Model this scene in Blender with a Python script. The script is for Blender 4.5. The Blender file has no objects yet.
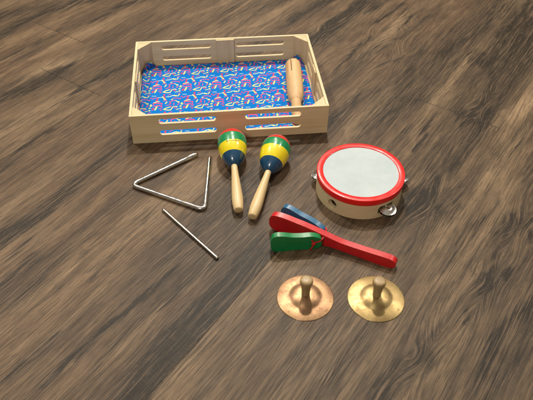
import bpy, bmesh, math, random
import numpy as np
from mathutils import Vector, Matrix
from mathutils.geometry import tessellate_polygon
random.seed(3)
PI = math.pi
S = bpy.context.scene
COL = S.collection

# ------------------------------------------------------------------ helpers
def link(name, me, mats, parent=None, smooth=None):
    o = bpy.data.objects.new(name, me)
    COL.objects.link(o)
    if not isinstance(mats, (list, tuple)): mats = [mats]
    for m in mats: me.materials.append(m)
    if parent: o.parent = parent
    if smooth is not None:
        for p in me.polygons: p.use_smooth = True
        if smooth < 180:
            me.set_sharp_from_angle(angle=math.radians(smooth))
    return o

def obj(name, bm, mats, parent=None, smooth=None, bevel=0):
    bmesh.ops.recalc_face_normals(bm, faces=bm.faces)
    me = bpy.data.meshes.new(name)
    bm.to_mesh(me); bm.free()
    o = link(name, me, mats, parent, smooth)
    if bevel:
        b = o.modifiers.new('bevel', 'BEVEL'); b.width = bevel; b.segments = 2
        b.limit_method = 'ANGLE'; b.angle_limit = math.radians(40); b.harden_normals = False
    return o

def thing(name, label, cat, loc=(0, 0, 0), rotz=0, group=None):
    o = bpy.data.objects.new(name, None); COL.objects.link(o)
    o.empty_display_size = .02
    o.location = loc; o.rotation_euler = (0, 0, rotz)
    o['label'] = label; o['category'] = cat
    if group: o['group'] = group
    return o

def lathe(profile, n=64, closed=False):
    """profile [(r,z)] turned about z"""
    bm = bmesh.new(); rings = []
    for r, z in profile:
        if r < 1e-7: rings.append([bm.verts.new((0, 0, z))])
        else: rings.append([bm.verts.new((r*math.cos(2*PI*i/n), r*math.sin(2*PI*i/n), z)) for i in range(n)])
    m = len(rings)
    for a in range(m if closed else m-1):
        A, B = rings[a], rings[(a+1) % m]
        for i in range(n):
            j = (i+1) % n
            if len(A) == 1 and len(B) == 1: continue
            if len(A) == 1: f = (A[0], B[i], B[j])
            elif len(B) == 1: f = (A[i], A[j], B[0])
            else: f = (A[i], A[j], B[j], B[i])
            bm.faces.new(f)
    return bm

def tube(pts, rad, n=20, rads=None):
    pts = [Vector(p) for p in pts]; bm = bmesh.new(); rings = []
    up = None
    for i, p in enumerate(pts):
        t = (pts[min(i+1, len(pts)-1)]-pts[max(i-1, 0)]).normalized()
        if up is None:
            up = Vector((0, 0, 1)) if abs(t.z) < .9 else Vector((1, 0, 0))
        up = (up-t*up.dot(t)).normalized(); s = t.cross(up)
        r = rads[i] if rads else rad
        rings.append([bm.verts.new(p+up*(r*math.cos(2*PI*k/n))+s*(r*math.sin(2*PI*k/n))) for k in range(n)])
    for a in range(len(rings)-1):
        for k in range(n):
            j = (k+1) % n
            bm.faces.new((rings[a][k], rings[a][j], rings[a+1][j], rings[a+1][k]))
    bm.faces.new(rings[0]); bm.faces.new(rings[-1][::-1])
    return bm

def smooth_path(ctrl, sub=8):
    P = [Vector(c) for c in ctrl]; out = []
    for i in range(len(P)-1):
        p0 = P[max(i-1, 0)]; p1 = P[i]; p2 = P[i+1]; p3 = P[min(i+2, len(P)-1)]
        for k in range(sub):
            t = k/sub
            out.append(.5*((2*p1)+(p2-p0)*t+(2*p0-5*p1+4*p2-p3)*t*t+(3*p1-p0-3*p2+p3)*t**3))
    out.append(P[-1]); return out

def plate(outline, holes, t):
    """flat board in x,z with openings, thickness t from y=0 to y=t"""
    loops = [outline]+holes
    tris = tessellate_polygon([[Vector((x, z, 0)) for x, z in l] for l in loops])
    flat = [p for l in loops for p in l]
    bm = bmesh.new()
    A = [bm.verts.new((x, 0, z)) for x, z in flat]; B = [bm.verts.new((x, t, z)) for x, z in flat]
    for a, b, c in tris:
        try:
            bm.faces.new((A[a], A[b], A[c])); bm.faces.new((B[c], B[b], B[a]))
        except ValueError: pass
    k = 0
    for l in loops:
        n = len(l)
        for i in range(n):
            j = (i+1) % n
            bm.faces.new((A[k+i], A[k+j], B[k+j], B[k+i]))
        k += n
    return bm

def slot(x0, x1, zc, r, n=8):
    out = []
    for i in range(n+1):
        a = -PI/2+PI*i/n; out.append((x1-r+r*math.cos(a), zc+r*math.sin(a)))
    for i in range(n+1):
        a = PI/2+PI*i/n; out.append((x0+r+r*math.cos(a), zc+r*math.sin(a)))
    return out

def box(x0, x1, y0, y1, z0, z1):
    bm = bmesh.new()
    bmesh.ops.create_cube(bm, size=1)
    for v in bm.verts:
        v.co = (x0+(v.co.x+.5)*(x1-x0), y0+(v.co.y+.5)*(y1-y0), z0+(v.co.z+.5)*(z1-z0))
    return bm

# ------------------------------------------------------------------ materials
class NT:
    def __init__(s, m): s.t = m.node_tree; s.n = s.t.nodes; s.l = s.t.links
    def node(s, typ, **kw):
        n = s.n.new(typ)
        for k, v in kw.items(): setattr(n, k, v)
        return n
    def put(s, sock, v):
        if isinstance(v, bpy.types.NodeSocket): s.l.new(v, sock)
        elif v is not None: sock.default_value = v
    def m(s, op, a, b=None, c=None, clamp=False):
        n = s.node('ShaderNodeMath', operation=op, use_clamp=clamp)
        for i, v in enumerate((a, b, c)): s.put(n.inputs[i], v)
        return n.outputs[0]
    def mix(s, f, a, b, blend='MIX'):
        n = s.node('ShaderNodeMix', data_type='RGBA', blend_type=blend)
        s.put(n.inputs[0], f)
        for i, v in ((6, a), (7, b)):
            if not isinstance(v, bpy.types.NodeSocket) and len(v) == 3: v = (*v, 1)
            s.put(n.inputs[i], v)
        return n.outputs[2]
    def noise(s, vec, scale=1, detail=4, rough=.5, dist=0, dims='3D'):
        n = s.node('ShaderNodeTexNoise', noise_dimensions=dims)
        s.put(n.inputs['Vector'], vec); n.inputs['Scale'].default_value = scale
        n.inputs['Detail'].default_value = detail; n.inputs['Roughness'].default_value = rough
        n.inputs['Distortion'].default_value = dist
        return n.outputs[0]
    def vec(s, x, y, z=0.0):
        n = s.node('ShaderNodeCombineXYZ')
        for i, v in enumerate((x, y, z)): s.put(n.inputs[i], v)
        return n.outputs[0]
    def ramp(s, f, a, b, lo=0., hi=1.):
        n = s.node('ShaderNodeMapRange', clamp=True)
        s.put(n.inputs[0], f)
        n.inputs[1].default_value = a; n.inputs[2].default_value = b
        n.inputs[3].default_value = lo; n.inputs[4].default_value = hi
        return n.outputs[0]

def mat(name, col=(.5, .5, .5), rough=.5, metal=0, **kw):
    m = bpy.data.materials.new(name); m.use_nodes = True
    b = m.node_tree.nodes['Principled BSDF']
    b.inputs['Base Color'].default_value = (*col, 1)
    b.inputs['Roughness'].default_value = rough; b.inputs['Metallic'].default_value = metal
    for k, v in kw.items(): b.inputs[k].default_value = v
    return m, b, NT(m)

def bump(T, b, h, strength, dist=.001):
    n = T.node('ShaderNodeBump'); n.inputs['Strength'].default_value = strength
    n.inputs['Distance'].default_value = dist
    T.put(n.inputs['Height'], h); T.put(b.inputs['Normal'], n.outputs[0])

def wood(name, light, dark, axis='X', rough=.55, amount=1., coat=0., freq=1., drift=.5):
    """pale turned or sawn wood: fine fibres along one object axis, faint year rings"""
    m, b, T = mat(name, light, rough)
    tc = T.node('ShaderNodeTexCoord').outputs['Object']
    sx = T.node('ShaderNodeSeparateXYZ'); T.put(sx.inputs[0], tc)
    X, Y, Z = sx.outputs
    if axis == 'X': l, p, q = X, Y, Z
    elif axis == 'Y': l, p, q = Y, X, Z
    else: l, p, q = Z, X, Y
    oi = T.node('ShaderNodeObjectInfo').outputs['Random']
    off = T.m('MULTIPLY', oi, 37.)
    v1 = T.vec(T.m('ADD', T.m('MULTIPLY', l, 14.), off), T.m('MULTIPLY', p, 900*freq), T.m('MULTIPLY', q, 900*freq))
    fib = T.noise(v1, 1, 4, .6)
    v2 = T.vec(T.m('ADD', T.m('MULTIPLY', l, 5.), off), T.m('MULTIPLY', p, 120*freq), T.m('MULTIPLY', q, 120*freq))
    ring = T.noise(v2, 1, 3, .5, .6)
    blot = T.noise(T.vec(T.m('ADD', T.m('MULTIPLY', l, 12.), off), T.m('MULTIPLY', p, 30.), T.m('MULTIPLY', q, 30.)), 1, 2)
    f = T.m('ADD', T.m('MULTIPLY', T.ramp(fib, .35, .75), .45), T.m('MULTIPLY', T.ramp(ring, .38, .68), drift))
    f = T.m('ADD', f, T.m('MULTIPLY', T.ramp(blot, .4, .7), .25))
    c = T.mix(T.m('MULTIPLY', f, amount, clamp=True), light, dark)
    T.put(b.inputs['Base Color'], c)
    T.put(b.inputs['Roughness'], T.ramp(fib, 0, 1, rough-.08, rough+.1))
    b.inputs['Coat Weight'].default_value = coat; b.inputs['Coat Roughness'].default_value = .25
    bump(T, b, fib, .25, .0004)
    return m

M = {}
M['tray'] = wood('pale_basswood', (.80, .665, .42), (.64, .49, .275), 'X')
M['tray_y'] = wood('pale_basswood_side', (.80, .665, .42), (.64, .49, .275), 'Y')
M['tray_z'] = wood('pale_basswood_upright', (.74, .59, .36), (.58, .43, .24), 'Z')
M['maple'] = wood('turned_handle_wood', (.76, .58, .31), (.58, .40, .18), 'Y', .42, .9, .15)
M['block'] = wood('tone_block_wood', (.74, .50, .26), (.52, .31, .14), 'Y', .5, 1.1)
M['knob'] = wood('knob_wood', (.44, .315, .15), (.28, .18, .08), 'Z', .45, 1., .1)
M['shell'] = wood('drum_shell_wood', (.76, .63, .375), (.64, .49, .27), 'X', .5, .7, .1)

def paint(name, col, rough=.3, coat=.4, wear=.15, spec=.5):
    m, b, T = mat(name, col, rough)
    tc = T.node('ShaderNodeTexCoord').outputs['Object']
    n = T.noise(tc, 90, 4, .6); n2 = T.noise(tc, 700, 2, .5)
    c = T.mix(T.ramp(n, .45, .75, 0, wear), col, tuple(min(1, x*1.5+.02) for x in col))
    c = T.mix(T.ramp(n, .55, .25, 0, wear), c, tuple(x*.6 for x in col))
    T.put(b.inputs['Base Color'], c)
    T.put(b.inputs['Roughness'], T.ramp(n, .3, .7, rough-.06, rough+.1))
    b.inputs['Coat Weight'].default_value = coat; b.inputs['Coat Roughness'].default_value = .25 if 'clapper' in name else .035
    b.inputs['Specular IOR Level'].default_value = spec
    bump(T, b, T.m('ADD', n, T.m('MULTIPLY', n2, .3)), .12, .0008)
    return m
M['m_red'] = paint('maraca_red_paint', (.76, .02, .02), .28, 1)
M['m_green'] = paint('maraca_green_paint', (.0, .26, .08), .28, 1)
M['m_yellow'] = paint('maraca_yellow_paint', (.88, .70, .006), .28, 1)
M['m_blue'] = paint('maraca_blue_paint', (.004, .06, .14), .28, 1)
M['c_red'] = paint('clapper_red_paint', (.56, .006, .010), .36, .25)
M['c_green'] = paint('clapper_green_paint', (.0, .20, .052), .36, .25)
M['c_blue'] = paint('clapper_blue_paint', (.008, .12, .25), .36, .25)
M['band'] = paint('drum_red_rim', (.80, .013, .010), .33, .15, .08)
M['cord'] = paint('red_cord', (.55, .01, .012), .7, 0)
M['ink'] = mat('dark_ink', (.03, .03, .02), .5)[0]

def chrome():
    m, b, T = mat('chromed_steel', (.74, .73, .70), .13, 1)
    tc = T.node('ShaderNodeTexCoord').outputs['Object']
    n = T.noise(tc, 120, 5, .6); n2 = T.noise(tc, 900, 2)
    T.put(b.inputs['Roughness'], T.ramp(n, .3, .75, .1, .3))
    T.put(b.inputs['Base Color'], T.mix(T.ramp(n, .55, .7), (.76, .75, .72), (.50, .47, .42)))
    bump(T, b, n2, .05, .0003)
    return m
M['chrome'] = chrome()
def steel():
    m, b, T = mat('dull_steel', (.42, .39, .34), .3, 1)
    tc = T.node('ShaderNodeTexCoord').outputs['Object']
    n = T.noise(tc, 300, 4, .6)
    T.put(b.inputs['Roughness'], T.ramp(n, .3, .7, .22, .45))
    return m
M['steel'] = steel()

ANI = .25
def brass(name, c1, c2, c3):
    m, b, T = mat(name, c1, .3, 1)
    tc = T.node('ShaderNodeTexCoord').outputs['Object']
    sx = T.node('ShaderNodeSeparateXYZ'); T.put(sx.inputs[0], tc)
    r = T.m('SQRT', T.m('ADD', T.m('POWER', sx.outputs[0], 2.), T.m('POWER', sx.outputs[1], 2.)))
    ringv = T.noise(T.vec(T.m('MULTIPLY', r, 1500.), 0., 0.), 1, 3, .7)
    n = T.noise(tc, 45, 5, .65, .6); n2 = T.noise(tc, 220, 4, .6)
    c = T.mix(T.ramp(n, .38, .66), c1, c2)
    c = T.mix(T.ramp(n2, .52, .75, 0, .7), c, c3)
    T.put(b.inputs['Base Color'], c)
    T.put(b.inputs['Roughness'], T.m('ADD', T.ramp(n2, .3, .7, .33, .46), T.m('MULTIPLY', ringv, .08)))
    b.inputs['Anisotropic'].default_value = .6; b.inputs['Anisotropic Rotation'].default_value = ANI
    tg = T.node('ShaderNodeTangent', direction_type='RADIAL', axis='Z')
    T.put(b.inputs['Tangent'], tg.outputs[0])
    bump(T, b, ringv, .10, .0003)
    return m
M['brass_a'] = brass('coppery_tarnished_brass', (.37, .235, .125), (.29, .165, .095), (.17, .085, .055))
M['brass_b'] = brass('yellow_brass', (.40, .295, .135), (.32, .225, .10), (.20, .125, .06))

def skin():
    m, b, T = mat('drum_skin', (.60, .62, .60), .55)
    tc = T.node('ShaderNodeTexCoord').outputs['Object']
    n = T.noise(tc, 28, 5, .6, .4); n2 = T.noise(tc, 160, 4)
    c = T.mix(T.ramp(n, .35, .7), (.43, .51, .535), (.51, .575, .59))
    c = T.mix(T.ramp(n2, .55, .75, 0, .35), c, (.41, .45, .45))
    T.put(b.inputs['Base Color'], c); bump(T, b, n, .15, .001)
    return m
M['skin'] = skin()

# ------------------------------------------------------------------ camera (solved from the photograph)
F_PX, PITCH, ROLL, H = 619.36, .76634, .00872, .61717
fw = Vector((0, math.cos(PITCH), -math.sin(PITCH))); rt = Vector((1, 0, 0)); up = rt.cross(fw)
r2 = rt*math.cos(ROLL)+up*math.sin(ROLL); u2 = -rt*math.sin(ROLL)+up*math.cos(ROLL)
cam = bpy.data.objects.new('camera', bpy.data.cameras.new('camera')); COL.objects.link(cam)
cam.matrix_world = Matrix(((r2.x, u2.x, -fw.x, 0), (r2.y, u2.y, -fw.y, 0), (r2.z, u2.z, -fw.z, H), (0, 0, 0, 1)))
cam.data.sensor_width = 36; cam.data.lens = F_PX/533*36; cam.data.clip_start = .01; cam.data.clip_end = 50
cam.data.dof.use_dof = True; cam.data.dof.focus_distance = .90; cam.data.dof.aperture_fstop = 11
S.camera = cam

# ------------------------------------------------------------------ floor
def survey(px, py):
    """where on the floor a measured spot lies"""
    d = fw*F_PX+r2*(px-266.5)-u2*(py-200)
    t = -H/d.z
    return d.x*t, d.y*t
rng = np.random.default_rng(11)
def vnoise(x, y, seed):
    g = np.random.default_rng(seed).random((256, 256))
    xi = np.floor(x).astype(int); yi = np.floor(y).astype(int); fx = x-xi; fy = y-yi
    fx = fx*fx*(3-2*fx); fy = fy*fy*(3-2*fy)
    G = lambda a, b: g[a % 256, b % 256]
    return (G(xi, yi)*(1-fx)+G(xi+1, yi)*fx)*(1-fy)+(G(xi, yi+1)*(1-fx)+G(xi+1, yi+1)*fx)*fy
def fbm(x, y, seed, o=4):
    s = 0; a = .5
    for i in range(o): s = s+a*vnoise(x*2**i, y*2**i, seed+i); a *= .5
    return s/(1-.5**o)
def axis_vals(lo, a, b, hi, fine):
    left = np.linspace(lo, a, 40)[:-1]; mid = np.arange(a, b, fine); right = np.linspace(b, hi, 40)
    return np.concatenate([left, mid, right])
# marks of the wood figure, with light falloff painted in at the far edge: dark or pale streaks (spots along each, width, depth)
DARK = [
 ([(0,35),(40,12)],12,.7), ([(60,8),(110,-6)],9,.8), ([(120,6),(170,-8)],6,.7), ([(0,62),(45,38)],5,.5), ([(255,12),(300,-6)],7,.7), ([(300,14),(332,-4)],9,.9), ([(375,8),(395,-6)],5,.7), ([(330,90),(372,50)],6,.5), ([(420,100),(470,45)],10,.45), ([(505,30),(533,0)],9,.5), ([(455,200),(490,165)],8,.4), ([(60,225),(100,190)],5,.5), ([(0,285),(30,258)],5,.5), ([(385,150),(400,136)],5,.5), ([(500,150),(533,115)],7,.45), ([(180,290),(215,262)],5,.5), ([(300,352),(330,325)],7,.4),  # streaks at the far edge also paint in the fading light
 ([(0,98),(57,73)],9,.9), ([(22,92),(60,76)],8,.6), ([(86,86),(132,61)],6,.9), ([(0,17),(50,3)],9,.6), ([(111,15),(128,5)],4,.5),
 ([(68,132),(101,105)],4,.5), ([(86,27),(111,13)],1.8,.6), ([(20,60),(60,40)],3,.3), ([(0,240),(37,216),(81,179),(132,138)],10,.85),
 ([(10,257),(30,240)],2.5,.7), ([(98,263),(152,213)],1.7,.6), ([(80,249),(100,246)],3,.45), ([(17,152),(40,138)],2.5,.6),
 ([(0,172),(20,159)],2.5,.5), ([(44,383),(88,344),(118,317),(162,277)],3,1.1), ([(70,362),(100,335)],3,.6), ([(0,383),(13,370)],4,1.),
 ([(24,365),(46,349)],5,.7), ([(86,282),(101,268)],1.7,.6), ([(125,412),(155,372),(180,335)],14,1.1),
 ([(172,347),(214,300),(250,258)],15,1.35), ([(244,262),(262,240)],8,.6), ([(3,309),(44,279)],9,.35), ([(101,393),(135,366)],8,.35),
 ([(291,376),(325,333)],12,.35), ([(327,283),(331,280)],3,.6), ([(315,397),(360,339)],10,.55), ([(205,390),(214,384)],4,.4),
 ([(387,385),(417,353)],14,.75), ([(415,352),(430,366)],5,.8), ([(481,287),(501,279)],6,.8), ([(430,300),(476,262)],6,.4), ([(488,353),(540,295)],11,.6),
 ([(498,383),(540,338)],9,.55), ([(414,201),(451,212)],9,.75), ([(417,240),(450,212)],10,.5), ([(414,147),(427,130)],2.7,.9), ([(444,262),(468,231),(491,211)],7,.6),
 ([(505,225),(534,232)],6,.7), ([(495,166),(522,140)],6,.5), ([(500,250),(533,215)],6,.4), ([(387,111),(431,67),(488,20),(498,7)],17,.6), ([(408,18),(414,16)],5,.9),
 ([(385,48),(434,14)],4,.5), ([(398,38),(403,36)],3.5,.8), ([(393,62),(398,60)],3.5,.7), ([(361,46),(368,43)],3,.8), ([(377,24),(404,3)],1.6,.9),
 ([(353,6),(376,1)],5,.8), ([(421,131),(434,118)],2.6,.95), ([(458,113),(498,127)],5,.5), ([(468,54),(490,61)],4,.6), ([(482,106),(488,105)],4,.6),
 ([(308,42),(330,26),(352,12)],10,1.1), ([(322,30),(345,20)],9,.6), ([(336,72),(362,46)],2.6,.8), ([(371,107),(416,55)],11,.4), ([(200,24),(236,8)],3,.5),
 ([(225,20),(262,0)],5,.5), ([(60,200),(118,160)],4,.3), ([(205,105),(250,70)],9,.4), ([(505,90),(533,62)],8,.35), ([(455,330),(470,318)],3,.4),
 ([(150,250),(215,190)],2.2,.4), ([(230,330),(262,300)],2,.4), ([(10,330),(70,280)],2,.35), ([(110,240),(150,205)],1.5,.4), ([(440,180),(470,150)],3,.3),
 ([(330,120),(360,92)],4,.4), ([(345,100),(380,66)],3,.4), ([(300,330),(330,300)],5,.3), ([(525,330),(533,322)],6,.5), ([(400,330),(425,300)],5,.3),
]
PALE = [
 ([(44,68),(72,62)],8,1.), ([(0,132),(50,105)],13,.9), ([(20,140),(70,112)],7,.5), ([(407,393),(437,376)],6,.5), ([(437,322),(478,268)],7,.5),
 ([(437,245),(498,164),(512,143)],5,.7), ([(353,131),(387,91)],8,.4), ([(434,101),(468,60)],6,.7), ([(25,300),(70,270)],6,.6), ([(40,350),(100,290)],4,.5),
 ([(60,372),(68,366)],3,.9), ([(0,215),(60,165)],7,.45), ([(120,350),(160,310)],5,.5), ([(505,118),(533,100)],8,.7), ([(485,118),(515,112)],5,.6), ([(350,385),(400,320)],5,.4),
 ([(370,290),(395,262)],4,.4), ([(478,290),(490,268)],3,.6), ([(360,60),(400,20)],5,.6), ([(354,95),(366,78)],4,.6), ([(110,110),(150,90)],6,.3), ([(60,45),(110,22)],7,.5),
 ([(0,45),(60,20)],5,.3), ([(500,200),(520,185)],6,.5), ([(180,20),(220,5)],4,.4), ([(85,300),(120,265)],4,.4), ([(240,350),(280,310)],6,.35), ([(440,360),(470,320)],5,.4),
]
A56 = math.radians(56)
def build_floor():
    xs = axis_vals(-2.5, -.66, .66, 2.5, .0026); ys = axis_vals(-1.6, .24, 1.42, 3.2, .0026)
    X, Y = np.meshgrid(xs, ys); nx, ny = len(xs), len(ys)
    U = X*math.cos(A56)+Y*math.sin(A56); V = -X*math.sin(A56)+Y*math.cos(A56)
    # wobble the marks so that their edges follow the grain
    wv = (fbm(U*9, V*40, 5)-.5)*.018+(fbm(U*45, V*260, 9)-.5)*.006
    wu = (fbm(U*30, V*160, 21)-.5)*.10
    Uw, Vw = U+wu, V+wv
    def lay(lst):
        acc = np.zeros_like(U)
        for pts, w, s in lst:
            P = [survey(*p) for p in pts]
            P = [(x*math.cos(A56)+y*math.sin(A56), -x*math.sin(A56)+y*math.cos(A56)) for x, y in P]
            my = sum(p[1] for p in pts)/len(pts)
            wm = w/(700+(my-200)*.9)*.98
            best = np.full_like(U, 1e9)
            for (a, b), (c, d) in zip(P[:-1], P[1:]):
                dx, dy = c-a, d-b; L2 = dx*dx+dy*dy
                t = np.clip(((Uw-a)*dx+(Vw-b)*dy)/L2, 0, 1)
                # ends fade out slowly along the grain, sides quickly across it
                dd = ((Uw-a-t*dx)/(2.6*wm+.006))**2+((Vw-b-t*dy)/wm)**2
                best = np.minimum(best, dd)
            acc = np.maximum(acc, s*np.exp(-best**1.25))
        return acc
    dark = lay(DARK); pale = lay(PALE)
    pl = np.floor((V-.291)/.151)
    # gentle figure everywhere, different in each plank
    base = fbm(U*2.6+pl*7.3, V*24+pl*3.1+fbm(U*6, V*12, 33)*2.2, 40, 4)
    base2 = fbm(U*7+pl*5.1, V*70+pl, 60, 3)
    dark = dark*(.55+.9*fbm(U*24, V*230, 70, 3))+np.clip((base-.53)*4.5, 0, 1)*.55+np.clip((fbm(U*1.9+pl*2.3, V*13+pl*5.7+fbm(U*5, V*10, 35)*1.2, 140, 4)-.54)*4, 0, 1)*.34
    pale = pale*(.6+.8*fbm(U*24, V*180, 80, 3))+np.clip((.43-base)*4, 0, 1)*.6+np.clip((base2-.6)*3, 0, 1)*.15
    # knots pull the growth lines round themselves
    kn = [(410,17),(400,37),(395,61),(424,360),(490,283),(519,228),(432,207),(365,44),(485,106),(320,34)]
    dist = np.zeros_like(U)
    for k in kn:
        x, y = survey(*k); u = x*math.cos(A56)+y*math.sin(A56); v = -x*math.sin(A56)+y*math.cos(A56)
        dist += .016*np.exp(-((U-u)/.05)**2-((V-v)/.02)**2)*np.where(V > v, .5, -.3)
    co = np.stack([X, Y, np.zeros_like(X)], -1).reshape(-1, 3)
    idx = np.arange(nx*ny).reshape(ny, nx)
    q = np.stack([idx[:-1, :-1], idx[:-1, 1:], idx[1:, 1:], idx[1:, :-1]], -1).reshape(-1, 4)
    me = bpy.data.meshes.new('floor')
    me.vertices.add(len(co)); me.vertices.foreach_set('co', co.astype(np.float32).ravel())
    me.loops.add(q.size); me.loops.foreach_set('vertex_index', q.astype(np.int32).ravel())
    me.polygons.add(len(q)); me.polygons.foreach_set('loop_start', (np.arange(len(q))*4).astype(np.int32))
    me.update(calc_edges=True)
    at = me.attributes.new('figure', 'FLOAT_COLOR', 'POINT')
    C = np.stack([dark, pale, dist*20+.5, np.ones_like(U)], -1).reshape(-1, 4).astype(np.float32)
    at.data.foreach_set('color', C.ravel())
    return me

def floor_mat():
    m, b, T = mat('walnut_look_plank_floor', (.1, .07, .05), .45)
    tc = T.node('ShaderNodeTexCoord').outputs['Object']
    mp = T.node('ShaderNodeMapping'); mp.inputs['Rotation'].default_value = (0, 0, -A56)
    T.put(mp.inputs['Vector'], tc)
    sx = T.node('ShaderNodeSeparateXYZ'); T.put(sx.inputs[0], mp.outputs[0])
    u, v = sx.outputs[0], sx.outputs[1]
    at = T.node('ShaderNodeAttribute', attribute_name='figure')
    sc = T.node('ShaderNodeSeparateColor'); T.put(sc.inputs[0], at.outputs['Color'])
    dk, pa, kd = sc.outputs
    k = T.m('FLOOR', T.m('DIVIDE', T.m('SUBTRACT', v, .291), .151))
    # butt joints between boards: (plank number, place along it)
    joints = [(3, .583), (-1, .889), (4, .693), (-3, 1.02), (1, 1.45), (0, -.20), (2, -.1)]
    seg = T.m('MULTIPLY', k, 3.17)
    butt = None
    for kk, uu in joints:
        on = T.m('COMPARE', k, float(kk), .4)
        seg = T.m('ADD', seg, T.m('MULTIPLY', on, T.m('MULTIPLY', T.m('GREATER_THAN', u, uu), 1.37)))
        d = T.m('MULTIPLY', on, T.ramp(T.m('ABSOLUTE', T.m('SUBTRACT', u, uu)), .0004, .0011, 1, 0))
        butt = d if butt is None else T.m('MAXIMUM', butt, d)
    wn = T.node('ShaderNodeTexWhiteNoise', noise_dimensions='1D'); T.put(wn.inputs['W'], seg)
    rnd = wn.outputs['Value']
    off = T.m('MULTIPLY', rnd, 60.)
    fr = T.m('FRACT', T.m('DIVIDE', T.m('SUBTRACT', v, .291), .151))
    edge = T.m('MINIMUM', fr, T.m('SUBTRACT', 1., fr))
    longs = T.ramp(edge, .002, .0055, 1, 0)
    seam = T.m('MAXIMUM', T.m('MULTIPLY', longs, .55), butt)
    # growth lines: v warped by slow noise and by the knots
    slow = T.noise(T.vec(T.m('ADD', T.m('MULTIPLY', u, 3.2), off), T.m('MULTIPLY', v, 13.), 0.), 1, 3, .5, .3)
    vv = T.m('ADD', T.m('ADD', v, T.m('MULTIPLY', slow, .022)), T.m('MULTIPLY', T.m('SUBTRACT', kd, .5), .10))
    uo = T.m('ADD', u, off)
    lines = T.noise(T.vec(T.m('MULTIPLY', uo, 4.), T.m('MULTIPLY', vv, 300.), 0.), 1, 5, .62)
    fib = T.noise(T.vec(T.m('MULTIPLY', uo, 26.), T.m('MULTIPLY', vv, 800.), 0.), 1, 4, .65)
    pores = T.noise(T.vec(T.m('MULTIPLY', uo, 55.), T.m('MULTIPLY', vv, 1500.), 3.), 1, 2, .5)
    saw = T.noise(T.vec(T.m('MULTIPLY', uo, 520.), T.m('MULTIPLY', v, 90.), 7.), 1, 3, .6)
    patch = T.noise(T.vec(T.m('MULTIPLY', uo, 9.), T.m('MULTIPLY', vv, 45.), 1.), 1, 4, .55, .5)
    light = (.235, .140, .066); mid = (.108, .060, .029); grey = (.036, .028, .019); deep = (.011, .009, .006)
    c = T.mix(T.ramp(patch, .36, .60), light, mid)
    c = T.mix(T.ramp(rnd, .0, 1., 0, .6), c, (.070, .045, .026))
    # boards to the right are a cooler brown
    c = T.mix(T.ramp(v, .32, .26, 0, .38), c, (.098, .072, .042))
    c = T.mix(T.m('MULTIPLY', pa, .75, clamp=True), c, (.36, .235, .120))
    dk = T.m('MULTIPLY', dk, T.m('ADD', T.ramp(fib, .38, .62, .45, 1.2), T.ramp(lines, .40, .62, -.15, .3)))
    c = T.mix(T.m('MULTIPLY', dk, 1.35, clamp=True), c, T.mix(T.ramp(dk, .30, .85), grey, deep))
    c = T.mix(T.ramp(lines, .48, .70, 0, .72), c, (.030, .019, .011))
    c = T.mix(T.ramp(lines, .48, .28, 0, .42), c, (.23, .14, .070))
    c = T.mix(T.ramp(fib, .49, .66, 0, .72), c, (.030, .020, .012))
    c = T.mix(T.ramp(fib, .48, .30, 0, .42), c, (.23, .145, .080))
    c = T.mix(T.ramp(pores, .58, .68, 0, .75), c, (.03, .022, .016))
    c = T.mix(T.ramp(saw, .50, .72, 0, .13), c, (.23, .15, .078))
    c = T.mix(T.m('MULTIPLY', seam, .65), c, (.012, .009, .007))
    hs = T.node('ShaderNodeHueSaturation'); hs.inputs['Saturation'].default_value = .90; T.put(hs.inputs['Color'], c); c = hs.outputs[0]
    T.put(b.inputs['Base Color'], c)
    T.put(b.inputs['Roughness'], T.m('ADD', T.ramp(fib, .3, .7, .40, .52), T.m('MULTIPLY', saw, .08)))
    b.inputs['Specular IOR Level'].default_value = .22
    hgt = T.m('SUBTRACT', T.m('ADD', T.m('MULTIPLY', saw, .25), T.m('MULTIPLY', fib, -.8)), T.m('MULTIPLY', seam, 3.))
    bump(T, b, hgt, .35, .0005)
    return m
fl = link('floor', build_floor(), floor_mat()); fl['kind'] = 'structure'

# ------------------------------------------------------------------ wooden tray
W, D, HT, TW = .310, .2249, .0528, .0042
TX, TY, TA = -.0693, .8950, .1077
tray = thing('wooden_tray', 'pale wooden open tray with slotted walls behind the other instruments', 'tray', (TX, TY, 0), TA)
zl, zu, sr = .0187, .0402, .0045
def wall_outline(x0, x1): return [(x0, 0), (x1, 0), (x1, HT), (x0, HT)]
def long_wall(y):
    bm = plate(wall_outline(-W/2, W/2), [slot(a, b, z, sr) for z in (zl, zu) for a, b in ((-.1115, -.0222), (.0225, .1115))], TW)
    bmesh.ops.translate(bm, verts=bm.verts, vec=(0, y, 0)); return bm
w1 = obj('wall', long_wall(-D/2), M['tray'], tray, bevel=.0004)
w2 = obj('wall', long_wall(D/2-TW), M['tray'], tray, bevel=.0004)
def side_wall(x):
    L = D/2-TW-.0001
    bm = plate(wall_outline(-L, L), [slot(a, b, z, sr) for z in (zl, zu) for a, b in ((-.077, -.0205), (.0205, .077))], TW)
    bmesh.ops.rotate(bm, verts=bm.verts, matrix=Matrix.Rotation(PI/2, 3, 'Z'))
    bmesh.ops.translate(bm, verts=bm.verts, vec=(x, 0, 0)); return bm
obj('wall', side_wall(-W/2+TW), M['tray_y'], tray, bevel=.0004)
obj('wall', side_wall(W/2), M['tray_y'], tray, bevel=.0004)
obj('base', box(-W/2+TW+.0002, W/2-TW-.0002, -D/2+TW+.0002, D/2-TW-.0002, .0012, .0040), M['tray'], tray)
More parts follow.
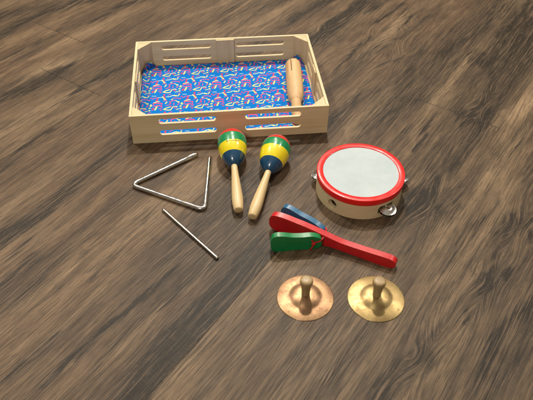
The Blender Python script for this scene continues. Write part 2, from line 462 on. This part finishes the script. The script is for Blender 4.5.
for sx_ in (-1, 1):
    for sy_ in (-1, 1):
        bm = bmesh.new(); xc = sx_*(W/2-TW-.0002); yc = sy_*(D/2-TW-.0002); g = .0225
        z1 = HT-.0005
        tri = [(xc, yc), (xc-sx_*g, yc), (xc, yc-sy_*g)]
        a = [bm.verts.new((x, y, .0042)) for x, y in tri]; c_ = [bm.verts.new((x, y, z1)) for x, y in tri]
        bm.faces.new(a); bm.faces.new(c_)
        for i in range(3): bm.faces.new((a[i], a[(i+1) % 3], c_[(i+1) % 3], c_[i]))
        obj('corner_block', bm, M['tray_z'], tray, bevel=.0004)
zt = HT-.0006
obj('batten', box(-.0125, .0195, D/2-TW-.0037, D/2-TW-.0002, .0042, zt), M['tray_z'], tray, bevel=.0003)
obj('batten', box(-.016, .016, -D/2+TW+.0002, -D/2+TW+.0037, .0042, HT-.004), M['tray_z'], tray, bevel=.0003)
obj('batten', box(-W/2+TW+.0002, -W/2+TW+.0024, -.012, .014, .0042, HT-.003), M['tray_z'], tray, bevel=.0003)
obj('batten', box(W/2-TW-.0024, W/2-TW-.0002, -.012, .014, .0042, HT-.003), M['tray_z'], tray, bevel=.0003)

# ------------------------------------------------------------------ printed cloth in the tray
def seg_d(px, py, a, b):
    ax, ay = a; dx, dy = b[0]-ax, b[1]-ay
    t = np.clip(((px-ax)*dx+(py-ay)*dy)/(dx*dx+dy*dy+1e-12), 0, 1)
    return np.hypot(px-ax-t*dx, py-ay-t*dy)
PINK, YEL, RED, PALEY = (.82, .055, .14), (.86, .80, .17), (.78, .03, .045), (.62, .78, .50)
# print motif, one repeat, in units of the repeat (x right, y up)
MOT = [
 # beamed pair of notes, pink
 (PINK, [(.225,.90),(.30,.945),(.415,.955)], .020), (PINK, [(.225,.90),(.25,.79)], .013), (YEL, [(.415,.955),(.48,.87)], .014),
 # yellow winding stave with heads
 (YEL, [(.02,.49),(.10,.56),(.22,.60)], .022), (YEL, [(.02,.49),(.16,.44),(.24,.44)], .022), (YEL, [(.24,.44),(.31,.60),(.42,.63)], .017), (YEL, [(.42,.63),(.46,.57)], .015),
 # small drum with sticks
 (YEL, [(.71,.90),(.84,.955),(.88,.94)], .021), (PINK, [(.70,.87),(.83,.86),(.96,.83)], .028), (PINK, [(.73,.70),(.84,.73),(.96,.66)], .024), (YEL, [(.74,.50),(.80,.66)], .028),
 (PINK, [(.70,.87),(.68,.72)], .012), (PINK, [(.96,.83),(.95,.68)], .012), (RED, [(.70,.60),(.66,.50)], .022), (YEL, [(.61,.80),(.62,.72)], .026),
 # pale wavy stroke
 (PALEY, [(.13,.20),(.24,.21),(.33,.26),(.40,.22)], .020), (RED, [(.04,.32),(.06,.13)], .017), (YEL, [(.38,.26),(.44,.22)], .022),
 # eighth notes
 (PINK, [(.66,.08),(.74,.16),(.82,.17)], .015), (RED, [(.80,.02),(.85,.16)], .023), (PALEY, [(.85,.17),(.98,.19)], .013), (YEL, [(.99,.22),(1.06,.06)], .020), (PINK, [(.33,.09),(.46,.09),(.55,.05)], .018),
 (PINK,[(.50,.36),(.60,.38)],.014), (PINK,[(.47,.70),(.52,.78)],.018), (YEL,[(.50,.20),(.55,.30)],.018), (YEL,[(.08,.80),(.13,.90)],.020), (RED,[(.02,.97),(.12,.98)],.018), (PINK,[(.34,.70),(.36,.82)],.014), (PALEY,[(.66,.28),(.78,.27)],.013), (RED,[(.17,.30),(.27,.34)],.014), (YEL,[(.42,.44),(.50,.47)],.016), (RED,[(.86,.56),(.97,.58)],.016), (PINK,[(.10,.68),(.20,.72)],.013),
]
DOT = [(RED,.23,.78,.033),(YEL,.50,.86,.036),(RED,.245,.64,.030),(RED,.39,.54,.034),(RED,.67,.57,.030),(YEL,.565,.62,.034),(YEL,.56,.49,.034),(YEL,.60,.74,.034),
 (RED,.06,.11,.034),(YEL,.44,.22,.034),(RED,.62,.16,.030),(RED,.05,.33,.034),(PINK,.56,.04,.030),(YEL,1.07,.05,.032),(RED,.80,.01,.034),(YEL,.30,.02,.028),(RED,.93,.47,.030)]
def cloth_color(x, y):
    P = .052; a = math.radians(-2)
    X = (x*math.cos(a)-y*math.sin(a)); Y = (x*math.sin(a)+y*math.cos(a))
    fx = np.mod(X/P+.12, 1); fy = np.mod(Y/P+.05, 1)
    col = np.tile(np.array([.0, .175, .60]), (*x.shape, 1))
    for ox in (-1, 0, 1):
        for oy in (-1, 0, 1):
            qx = fx+ox; qy = fy+oy
            for c, pts, w in MOT:
                d = np.full_like(x, 9.)
                for p, q in zip(pts[:-1], pts[1:]): d = np.minimum(d, seg_d(qx, qy, p, q))
                m_ = np.clip((w*.84-d)/.010+.5, 0, 1)[..., None]; col = col*(1-m_)+np.array(c)*m_
            for c, cx_, cy_, r in DOT:
                d = np.hypot((qx-cx_)*.85, qy-cy_)
                m_ = np.clip((r*.9-d)/.010+.5, 0, 1)[..., None]; col = col*(1-m_)+np.array(c)*m_
    return col
def build_cloth():
    x0, x1, y0, y1 = -.1495, .1475, -.1065, .1080
    xs = np.linspace(x0, x1, 560); ys = np.linspace(y0, y1, 410)
    X, Y = np.meshgrid(xs, ys); n = len(xs); m = len(ys)
    col = cloth_color(X, Y)
    Z = .0062+.0011*(fbm(X*22+9, Y*22+3, 91, 3)-.5)*2+.0009*(fbm(X*60, Y*50, 95, 2)-.5)
    # hem falls to the base; cloth buckles along the left side
    e = np.minimum(np.minimum(X-x0, x1-X), np.minimum(Y-y0, y1-Y))
    Z = .0043+(Z-.0043)*np.clip(e/.004, 0, 1)**.5
    Z += .0030*np.exp(-((X+.1455)/.0025)**2)*(.4+vnoise(Y*60, Y*0+2, 8))
    Xn, Yn, Zn = X.copy(), Y.copy(), Z.copy()
    # corners stand up against the blocks
    for sx_ in (-1, 1):
        for sy_ in (-1, 1):
            xc = sx_*(W/2-TW); yc = sy_*(D/2-TW); g = .0250
            d = (g-(np.abs(xc-X)+np.abs(yc-Y)))/math.sqrt(2)      # depth beyond the block's face
            o = d > 0
            Xn = np.where(o, X-sx_*d/math.sqrt(2)*.98, Xn); Yn = np.where(o, Y-sy_*d/math.sqrt(2)*.98, Yn)
            lim = .0125 if sy_ > 0 else .007
            Zn = np.where(o, .0065+np.minimum(d, lim)*(1.0+.1*np.sin(X*700)), Zn)
            fold = np.where(o, .0010+.0022*np.abs(np.sin((X*sx_-Y*sy_)*260))*np.clip(d/.01, 0, 1), 0)
            Xn -= sx_*fold; Yn -= sy_*fold
    top = np.stack([Xn, Yn, Zn], -1).reshape(-1, 3)
    bot = top.copy(); bot[:, 2] = np.maximum(.0041, bot[:, 2]-.0009)
    keep = np.ones(n*m, bool)
    idx = np.arange(n*m).reshape(m, n)
    q = np.stack([idx[:-1, :-1], idx[:-1, 1:], idx[1:, 1:], idx[1:, :-1]], -1).reshape(-1, 4)
    me = bpy.data.meshes.new('printed_cloth')
    me.vertices.add(n*m); me.vertices.foreach_set('co', top.astype(np.float32).ravel())
    me.loops.add(q.size); me.loops.foreach_set('vertex_index', q.astype(np.int32).ravel())
    me.polygons.add(len(q)); me.polygons.foreach_set('loop_start', (np.arange(len(q))*4).astype(np.int32))
    me.update(calc_edges=True)
    at = me.attributes.new('print', 'FLOAT_COLOR', 'POINT')
    C = np.concatenate([col, np.ones((m, n, 1))], -1).reshape(-1, 4).astype(np.float32)
    at.data.foreach_set('color', C.ravel())
    return me
def cloth_mat():
    m, b, T = mat('printed_cotton', (.0, .2, .7), .92)
    at = T.node('ShaderNodeAttribute', attribute_name='print')
    tc = T.node('ShaderNodeTexCoord').outputs['Object']
    n = T.noise(tc, 1800, 2, .6)
    c = T.mix(T.ramp(n, .3, .7, 0, .10), at.outputs['Color'], (.08, .20, .45))
    T.put(b.inputs['Base Color'], c); b.inputs['Specular IOR Level'].default_value = .1
    b.inputs['Sheen Weight'].default_value = .0
    bump(T, b, n, .3, .0003)
    return m
cl = link('printed_cloth', build_cloth(), cloth_mat(), None, 180)
cl.location = (TX, TY, 0); cl.rotation_euler = (0, 0, TA)
cl['label'] = 'blue cloth printed with pink and yellow music notes lying in the tray'; cl['category'] = 'cloth'
so = cl.modifiers.new('thickness', 'SOLIDIFY'); so.thickness = .0007; so.offset = -1

# ------------------------------------------------------------------ turned things lying down
def lay_along(o_thing, head, end):
    """thing's local -Y runs from head centre to handle end"""
    h = Vector(head); e = Vector(end); a = (e-h).normalized()
    y = -a; x = y.cross(Vector((0, 0, 1))).normalized(); z = x.cross(y)
    M3 = Matrix((x, y, z)).transposed()
    o_thing.matrix_world = Matrix.Translation(h) @ M3.to_4x4()

def lathe_y(profile, n=64, closed=False):
    """profile (r, s), s along local -Y"""
    bm = lathe([(r, s) for r, s in profile], n, closed)
    bmesh.ops.rotate(bm, verts=bm.verts, matrix=Matrix.Rotation(PI/2, 3, 'X'))
    return bm

R_H = .0226
def head_r(t):
    if t < 0: return R_H*math.sqrt(max(0, 1-(t/-.0245)**2))
    return R_H*max(0, 1-(t/.0485)**2.1)**.62
def maraca(label, head, end, bands, tail=.0):
    t = thing('maraca', label, 'maraca', group='maracas'); lay_along(t, head, end)
    L = (Vector(end)-Vector(head)).length
    ss = [-.0245+.0245*(1-math.cos(PI/2*i/14)) for i in range(15)]+[.0455*i/26 for i in range(1, 27)]
    ss = sorted(set(ss+list(bands)+[.0455]))
    prof = [(head_r(s), s) for s in ss]+[(.0050, .0463), (0, .0463)]
    bm = lathe_y(prof, 72)
    for f in bm.faces:
        s = -sum(v.co.y for v in f.verts)/len(f.verts)
        f.material_index = sum(s > b for b in bands)
    hd = obj('head', bm, [M['m_red'], M['m_green'], M['m_yellow'], M['m_blue']], t, 70)
    hp = [(.0044, .0440), (.0047, .050), (.0049, .056), (.0056, .066), (.0066, .078), (.0076, .092), (.0082, .104), (.0081, .111), (.0074, .117), (.0067, .1222), (.0062, .1238), (.0055, .1242), (.0020, .1242), (0, .1242)]
    k = L/.1242
    hp = [(r, s if s < .047 else .044+(s-.044)*(L-.044)/(.1242-.044)) for r, s in hp]
    hp[0] = (0, .044); hp.insert(1, (.0044, .044))
    obj('handle', lathe_y(hp, 40), M['maple'], t, 60)
    return t, hd
m1, hd1 = maraca('left maraca of the pair, with tiny dark script on its yellow band', (-.0532, .7408, .0228), (-.0388, .6110, .0082), (-.0050, .0115, .0290))
m2, hd2 = maraca('maraca nearer the tambourine, plain yellow band, handle slanting away', (.0136, .7268, .0228), (-.0193, .5985, .0082), (-.0060, .0085, .0290))
# scrawl of tiny letters on the yellow band of the first
bmT = bmesh.new()
def on_head(phi, s, lift=.0002):
    r = head_r(s)+lift
    return Vector((r*math.sin(phi), -s, r*math.cos(phi)))
glyphs = [[(0,0),(.1,1.5),(.25,.4),(.4,1.5),(.5,0)], [(.0,.5),(.3,.8),(.3,.1),(0,.1)], [(.1,0),(.1,1.4)], [(.1,0),(.1,.9)], [(.3,.8),(0,.7),(.3,.2),(0,0)], [(.3,.8),(0,.7),(.3,.2),(0,0)], [(.3,.3),(0,.8),(0,.1),(.35,.1)],
          [(.2,1.),(.4,.0),(0,.6)], [(.0,1.3),(.0,0),(.5,.3),(.4,1.1),(0,1.3)], [(.3,.3),(0,.8),(0,.1),(.35,.1)], [(0,0),(.1,.8),(.3,0),(.4,.8)], [(.0,0),(.3,1.3),(.5,0)]]
ph = -.42
for g_ in glyphs:
    pts = []
    for (gx, gy) in g_:
        pts.append(on_head(ph+gx*.10, .0150-gy*.0015))
    b2 = tube(smooth_path(pts, 3), .00016, 5)
    tmp = bpy.data.meshes.new('t'); b2.to_mesh(tmp); b2.free(); bmT.from_mesh(tmp); bpy.data.meshes.remove(tmp)
    ph += .078
obj('lettering', bmT, M['ink'], hd1)

# tone block in the tray
tb = thing('tone_block', 'round wooden tone block with slit and narrow handle, lying inside the tray', 'tone block')
def tray_pt(x, y, z): 
    return Vector((TX+x*math.cos(TA)-y*math.sin(TA), TY+x*math.sin(TA)+y*math.cos(TA), z))
lay_along(tb, tray_pt(.1225, .0655, .0205), tray_pt(.1085, -.101, .0155))
LB = .1835
body = [(0, .0015), (.0060, .0006), (.0095, 0), (.0112, .0008), (.0122, .003), (.0127, .008), (.0128, .040), (.0129, .062), (.0128, .074), (.0127, .086), (.0121, .0885), (.0126, .091), (.0118, .098), (.0100, .106), (.0086, .110), (.0082, .111), (0, .111)]
body = [(r*1.11, z) for r, z in body]
bmb = lathe_y(body, 64)
ob = obj('body', bmb, M['block'], tb, 50)
cut = obj('cut', box(-.0045-.0007, -.0045+.0005, -.040, -.003, -.001, .02), M['block'])
cut.parent = tb
md = ob.modifiers.new('slit', 'BOOLEAN'); md.object = cut; md.operation = 'DIFFERENCE'; md.solver = 'EXACT'
dg = bpy.context.evaluated_depsgraph_get(); dg.update()
new = bpy.data.meshes.new_from_object(ob.evaluated_get(dg)); ob.modifiers.clear(); ob.data = new
bpy.data.objects.remove(cut)
for p in ob.data.polygons: p.use_smooth = True
ob.data.set_sharp_from_angle(angle=math.radians(40))
obj('handle', lathe_y([(0, .1105), (.0088, .1105), (.0084, .118), (.0084, .128), (.0087, .142), (.0089, .155), (.0084, .162), (.0064, .1662), (.003, .1670), (0, .1670)], 40), M['block'], tb, 60)

# ------------------------------------------------------------------ triangle and its beater
def pl_pt(p, z): return Vector((p[0], p[1], z))
A_, B_, C_, D_ = (-.1064, .7401), (-.1985, .6672), (-.0868, .6160), (-.0882, .7345)
rt_ = .0033
def bent(corners, fillet, z):
    out = [pl_pt(corners[0], z)]
    for i in range(1, len(corners)-1):
        p = pl_pt(corners[i], z); a = (pl_pt(corners[i-1], z)-p).normalized(); b = (pl_pt(corners[i+1], z)-p).normalized()
        s = p+a*fillet; e = p+b*fillet
        for k in range(13):
            t = k/12; out.append(s*(1-t)**2+p*2*t*(1-t)+e*t*t)
    out.append(pl_pt(corners[-1], z)); return out
path = bent([A_, B_, C_, D_], .012, rt_)
# denser at both ends to round and taper the tips
def densify(path, step=.003):
    out = [path[0]]
    for a, b in zip(path[:-1], path[1:]):
        n = max(1, int((b-a).length/step))
        for k in range(1, n+1): out.append(a.lerp(b, k/n))
    return out
path = densify(path)
tot = 0; acc = [0]
for a, b in zip(path[:-1], path[1:]): tot += (b-a).length; acc.append(tot)
rads = []
for s in acc:
    r = rt_
    if s < .024: r = rt_*(1+.28*math.sin(PI*min(1, s/.024)))
    e = min(s, tot-s)
    r *= math.sqrt(max(.10, min(1, (e+.0003)/.0025)))
    rads.append(r)
tri = thing('triangle', 'shiny chromed steel triangle with an open corner, left of the maracas', 'triangle', (0, 0, 0))
def rooted(t, origin):
    """put the empty at the thing's own place while the parts stay"""
    t.location = origin
ori = Vector((-.128, .672, 0)); tri.location = ori
obj('rod', tube([p-ori for p in path], rt_, 24, [max(.0008, r) for r in rads]), M['chrome'], tri, 60)
# small weld bead and flattened band where the rod was gripped
g0 = path[next(i for i, s in enumerate(acc) if s > .052)]
dirv = (Vector((*B_, 0))-Vector((*A_, 0))).normalized()
obj('collar', tube([g0-ori-dirv*.0012, g0-ori-dirv*.0008, g0-ori+dirv*.0008, g0-ori+dirv*.0012], .003, 24, [.0028, .0031, .0031, .0028]), M['chrome'], tri, 60)
a = Vector((-.1464, .6185, .0022)); b = Vector((-.0626, .5279, .0022)); ax = (b-a).normalized(); Lb = (b-a).length
bp = []; br = []
for s in [0, .0004, .0012, .003]+[.006+i*(Lb-.012)/20 for i in range(21)]+[Lb-.003, Lb-.0012, Lb-.0004, Lb]:
    bp.append(a+ax*s-Vector((a.x, a.y, 0))); e = min(s, Lb-s); br.append(.0022*math.sqrt(max(.15, min(1, (e+.0002)/.0016)))*(1.12 if s > Lb-.012 else 1))
bt = obj('triangle_beater', tube(bp, .002, 20, br), M['steel'], None, 60); bt.location = (a.x, a.y, 0)
bt['label'] = 'straight thin dull metal beater rod lying below the triangle'; bt['category'] = 'beater'

# ------------------------------------------------------------------ tambourine
RD, HD = .0618, .0363
tam = thing('tambourine', 'small red rimmed tambourine with grey white skin and pale wooden shell', 'tambourine', (.1340, .6652, 0))
WT = .0065
sh = obj('shell', lathe([(RD, .0006), (RD, HD-.0015), (RD-WT, HD-.0015), (RD-WT, .0006)], 128, True), M['shell'], tam)
cuts = []
JA = [math.radians(d) for d in (-58, 12, 86, 163)]
for j, an in enumerate(JA):
    c_ = obj('cut', box(RD-.012, RD+.01, -.0140, .0140, .0055, .0215), M['shell']); c_.location = tam.location; c_.rotation_euler = (0, 0, an)
    bv = c_.modifiers.new('b', 'BEVEL'); bv.width = .0055; bv.segments = 4; bv.limit_method = 'NONE'
    cuts.append(c_)
bm = bmesh.new(); bmesh.ops.create_cone(bm, cap_ends=True, segments=40, radius1=.0073, radius2=.0073, depth=.03)
bmesh.ops.rotate(bm, verts=bm.verts, matrix=Matrix.Rotation(PI/2, 3, 'Y')); bmesh.ops.translate(bm, verts=bm.verts, vec=(RD, 0, .0140))
c_ = obj('cut', bm, M['shell']); c_.location = tam.location; c_.rotation_euler = (0, 0, math.radians(-133)); cuts.append(c_)
for c_ in cuts:
    md = sh.modifiers.new('c', 'BOOLEAN'); md.object = c_; md.operation = 'DIFFERENCE'; md.solver = 'EXACT'
dg = bpy.context.evaluated_depsgraph_get(); dg.update()
new = bpy.data.meshes.new_from_object(sh.evaluated_get(dg)); sh.modifiers.clear(); sh.data = new
for c_ in cuts: bpy.data.objects.remove(c_)
for p in new.polygons: p.use_smooth = True
new.set_sharp_from_angle(angle=math.radians(35))
bv = sh.modifiers.new('bevel', 'BEVEL'); bv.width = .0005; bv.segments = 2; bv.limit_method = 'ANGLE'; bv.angle_limit = math.radians(50)
# red rim band wraps over the edge
rb = .0626
prof = [(RD+.0001, HD-.0095), (rb-.0002, HD-.0094), (rb, HD-.0087), (rb, HD-.0010), (rb-.0003, HD-.0003), (rb-.0010, HD), (.0544, HD-.0001), (.0538, HD-.0005), (.0536, HD-.0013), (.0540, HD-.0014), (RD+.0001, HD-.0013)]
obj('rim', lathe(prof, 128, True), M['band'], tam, 40)
bms = lathe([(0, HD-.0014), (.02, HD-.0014), (.045, HD-.00135), (.0530, HD-.0012), (.0545, HD-.0010)][::1], 96)
sk = obj('skin', bms, M['skin'], tam, 180)
cup = [(.0012, .0016), (.0035, .0022), (.0065, .0020), (.0085, .0006), (.0100, 0), (.0124, -.0001), (.0125, .0003), (.0100, .0006), (.0087, .0012), (.0067, .0027), (.0035, .0029), (.0012, .0023)]
OFF = (.0016, .0010, .001, -.0035)
for j, an in enumerate(JA):
    px_, py_ = (RD+OFF[j])*math.cos(an), (RD+OFF[j])*math.sin(an)
    tilt = (.16, .10, .1, .12)[j]
    pin = obj('pin', tube([(px_-.0035*math.cos(an), py_-.0035*math.sin(an), .0050), (px_-.0035*math.cos(an), py_-.0035*math.sin(an), .0222)], .0009, 10), M['steel'], tam)
    for k, z in enumerate((.0098, .0130)):
        jb = lathe(cup, 40, True)
        if k == 0: bmesh.ops.rotate(jb, verts=jb.verts, matrix=Matrix.Rotation(PI, 3, 'X'))
        o = obj('jingle', jb, M['chrome'], tam, 40)
        o.location = (px_, py_, z+.0012)
        # discs hang tilted outward on their pin
        axis = Vector((-math.sin(an), math.cos(an), 0))
        o.rotation_mode = 'QUATERNION'
        o.rotation_quaternion = Matrix.Rotation(tilt*(.75 if k else .55), 3, axis).to_quaternion()

# ------------------------------------------------------------------ clapper
def board(outline, t, sub=6, rnd=.0012):
    """closed smooth outline in (s,z), thickness t towards +y"""
    P = outline; n = len(P); pts = []
    for i in range(n):
        p0, p1, p2, p3 = (Vector((*P[(i+k-1) % n], 0)) for k in range(4))
        for k in range(sub):
            u = k/sub
            q = .5*((2*p1)+(p2-p0)*u+(2*p0-5*p1+4*p2-p3)*u*u+(3*p1-p0-3*p2+p3)*u**3)
            pts.append((q.x, q.y))
    return plate(pts, [], t)
def seat(o, A, B):
    A = Vector((*A, 0)); B = Vector((*B, 0)); d = B-A
    o.location = A; o.rotation_euler = (0, 0, math.atan2(d.y, d.x))
clp = thing('clapper', 'red wooden hand clapper with green and blue flaps tied by red cord', 'clapper', (.072, .556, 0))
def child_seat(o, A, B):
    seat(o, (A[0]-.072, A[1]-.556), (B[0]-.072, B[1]-.556))
red_out = [(-.0100, .0125), (-.0096, .0200), (-.0055, .0268), (.002, .0290), (.014, .0290), (.027, .0276), (.040, .0262), (.055, .0238), (.069, .0212), (.084, .0183), (.099, .0167), (.129, .0165), (.151, .0168), (.1605, .0160), (.1660, .0126), (.1668, .0075), (.1645, .0030), (.1585, .0004),
           (.150, .0), (.130, .0008), (.100, .0024), (.084, .0030), (.068, .0022), (.052, .0008), (.035, .0), (.015, -.0), (.001, .0004), (-.006, .0030), (-.0093, .0075)]
ro = obj('handle_board', board(red_out, .0088), M['c_red'], clp, bevel=.0010); child_seat(ro, (.013, .5805), (.161, .5155))
flap = [(-.0088, .010), (-.0090, .018), (-.0068, .0262), (-.001, .0294), (.008, .0290), (.019, .0266), (.032, .0258), (.044, .0262), (.052, .0240), (.0575, .0195), (.0585, .013), (.0570, .0065), (.052, .0028), (.044, .0016), (.032, .0020), (.018, .0012), (.006, .0002), (-.003, .0006), (-.0075, .0045)]
go = obj('flap', board(flap, .0078), M['c_green'], clp, bevel=.0010); child_seat(go, (.015, .5425), (.070, .5470)); go['label'] = 'green front flap'
bo = obj('flap', board([(s, z*(.96 if s < .03 else .96-.16*min(1, (s-.03)/.02))) for s, z in flap], .0078), M['c_blue'], clp, bevel=.0010); child_seat(bo, (.0275, .5965), (.0790, .5640)); bo['label'] = 'blue rear flap'
def w2c(x, y, z): return Vector((x-.072, y-.556, z))
# cord: comes out of the hole in the red board, over the green flap to a knot, with a loose tail
fr_ = .5470-.0016
kx, kz = .0625, .0150
ck = [w2c(.0745, .5535, .0175), w2c(.0735, .5490, .0185), w2c(.0700, .5462, .0175), w2c(.0665, fr_+.0002, .0165), w2c(kx, fr_, kz), w2c(kx-.0006, fr_-.0010, .0110), w2c(kx-.0025, fr_-.0010, .0065), w2c(kx-.0045, fr_-.0012, .0022)]
bmc = tube(smooth_path(ck, 8), .0010, 10)
def add_tube(pts, r):
    b2 = tube(smooth_path(pts, 8), r, 10); tmp = bpy.data.meshes.new('t'); b2.to_mesh(tmp); b2.free(); bmc.from_mesh(tmp); bpy.data.meshes.remove(tmp)
add_tube([w2c(kx-.0022, fr_-.0008, kz+.0022), w2c(kx, fr_-.0022, kz+.0010), w2c(kx+.0020, fr_-.0008, kz-.0018), w2c(kx, fr_+.0004, kz-.0026), w2c(kx-.0020, fr_-.0010, kz-.0006), w2c(kx+.0004, fr_-.0024, kz-.0018)], .0011)
add_tube([w2c(kx, fr_-.0006, kz), w2c(kx-.0016, fr_-.0012, kz+.0036), w2c(kx-.0032, fr_-.0008, kz+.0062)], .0009)
add_tube([w2c(.0745, .5580, .0175), w2c(.0770, .5640, .0180), w2c(.0800, .5660, .0170), w2c(.0790, .5740, .0150), w2c(.0760, .5790, .0110)], .0010)
obj('cord', bmc, M['cord'], clp, 180)
eb = lathe([(.0012, -.0002), (.0021, -.0002), (.0022, .0003), (.0020, .0006), (.0012, .0006)], 24, True)
ey = obj('hole_glint', eb, M['chrome'], clp, 60)  # bright ring added as the highlight at the cord hole
ey.location = w2c(.0750, .5533-.0006, .0165); ey.rotation_euler = (PI/2, 0, math.atan2(-.065, .148))

# ------------------------------------------------------------------ hand cymbals
def cymbal(label, x, y, m, rz, R):
    t = thing('hand_cymbal', label, 'cymbal', (x, y, 0), rz, 'hand cymbals')
    up_ = [(.0045, .0080), (.0070, .0080), (.0100, .0077), (.0130, .0070), (.0155, .0060), (.0178, .0047), (.0195, .0037), (.0206, .0033), (.0222, .0031), (.0265, .0026), (.0320, .0016), (R-.0008, .0008), (R, .0006), (R+.0001, .0003)]
    lo = [(r, z-.0007 if i < 10 else z-.0006) for i, (r, z) in enumerate(up_)][::-1][1:]
    lo = [(r-.0003 if r > .03 else r, max(.0001, z)) for r, z in lo]
    obj('plate', lathe(up_+lo, 96, True), m, t, 60)
    kn = [(0, .0070), (.0046, .0072), (.0051, .0080), (.0051, .011), (.0054, .016), (.0058, .022), (.0071, .0270), (.0080, .0305), (.0080, .0325), (.0077, .0343), (.0067, .0355), (.0052, .0360), (.0030, .0362), (0, .0362)]
    obj('knob', lathe(kn, 48), M['knob'], t, 60)
    return t
cymbal('coppery tarnished hand cymbal with wooden knob, below the green clapper flap', .0489, .4679, M['brass_a'], .4, .0350)
cymbal('brighter yellow brass hand cymbal with wooden knob, below the red clapper handle', .1361, .4674, M['brass_b'], 2.1, .0350)

# ------------------------------------------------------------------ light: recessed ceiling lamps of a dim room, plus an added front fill
def lamp(az, el, power, size=.12, height=2.45, col=(1, .92, .80), tgt=(0, .68, 0)):
    d = height/math.tan(math.radians(el)); a = math.radians(az)
    p = Vector((tgt[0]+d*math.sin(a), tgt[1]+d*math.cos(a), height))
    L = bpy.data.lights.new('ceiling_or_fill_lamp', 'AREA'); L.shape = 'DISK'; L.size = size; L.energy = power; L.color = col
    o = bpy.data.objects.new('ceiling_or_fill_lamp', L); COL.objects.link(o); o.location = p
    v = Vector(tgt)-p; o.rotation_euler = v.to_track_quat('-Z', 'Y').to_euler()
    return o
lamp(4, 61, 40, .14)
lamp(-2, 45, 30, .4)
lamp(-48, 54, 34)
lamp(56, 50, 20, .2)
lamp(-158, 46, 30, .5)  # added soft fill behind the camera, brightens faces turned to the viewer

w = bpy.data.worlds.new('World'); S.world = w; w.use_nodes = True
T = NT(w); bg = w.node_tree.nodes['Background']
tc = T.node('ShaderNodeTexCoord').outputs['Generated']
sx = T.node('ShaderNodeSeparateXYZ'); T.put(sx.inputs[0], tc)
n = T.noise(tc, 1.6, 2)
c = T.mix(T.ramp(sx.outputs[2], -.1, .8), (.10, .075, .05), (.62, .54, .44))
c = T.mix(T.ramp(n, .42, .62), c, (.22, .18, .14))
T.put(bg.inputs[0], c); bg.inputs[1].default_value = .54

S.render.engine = 'CYCLES'
S.view_settings.view_transform = 'Standard'; S.view_settings.look = 'None'; S.view_settings.exposure = 0; S.view_settings.gamma = 1
S.render.resolution_x = 1024; S.render.resolution_y = 768
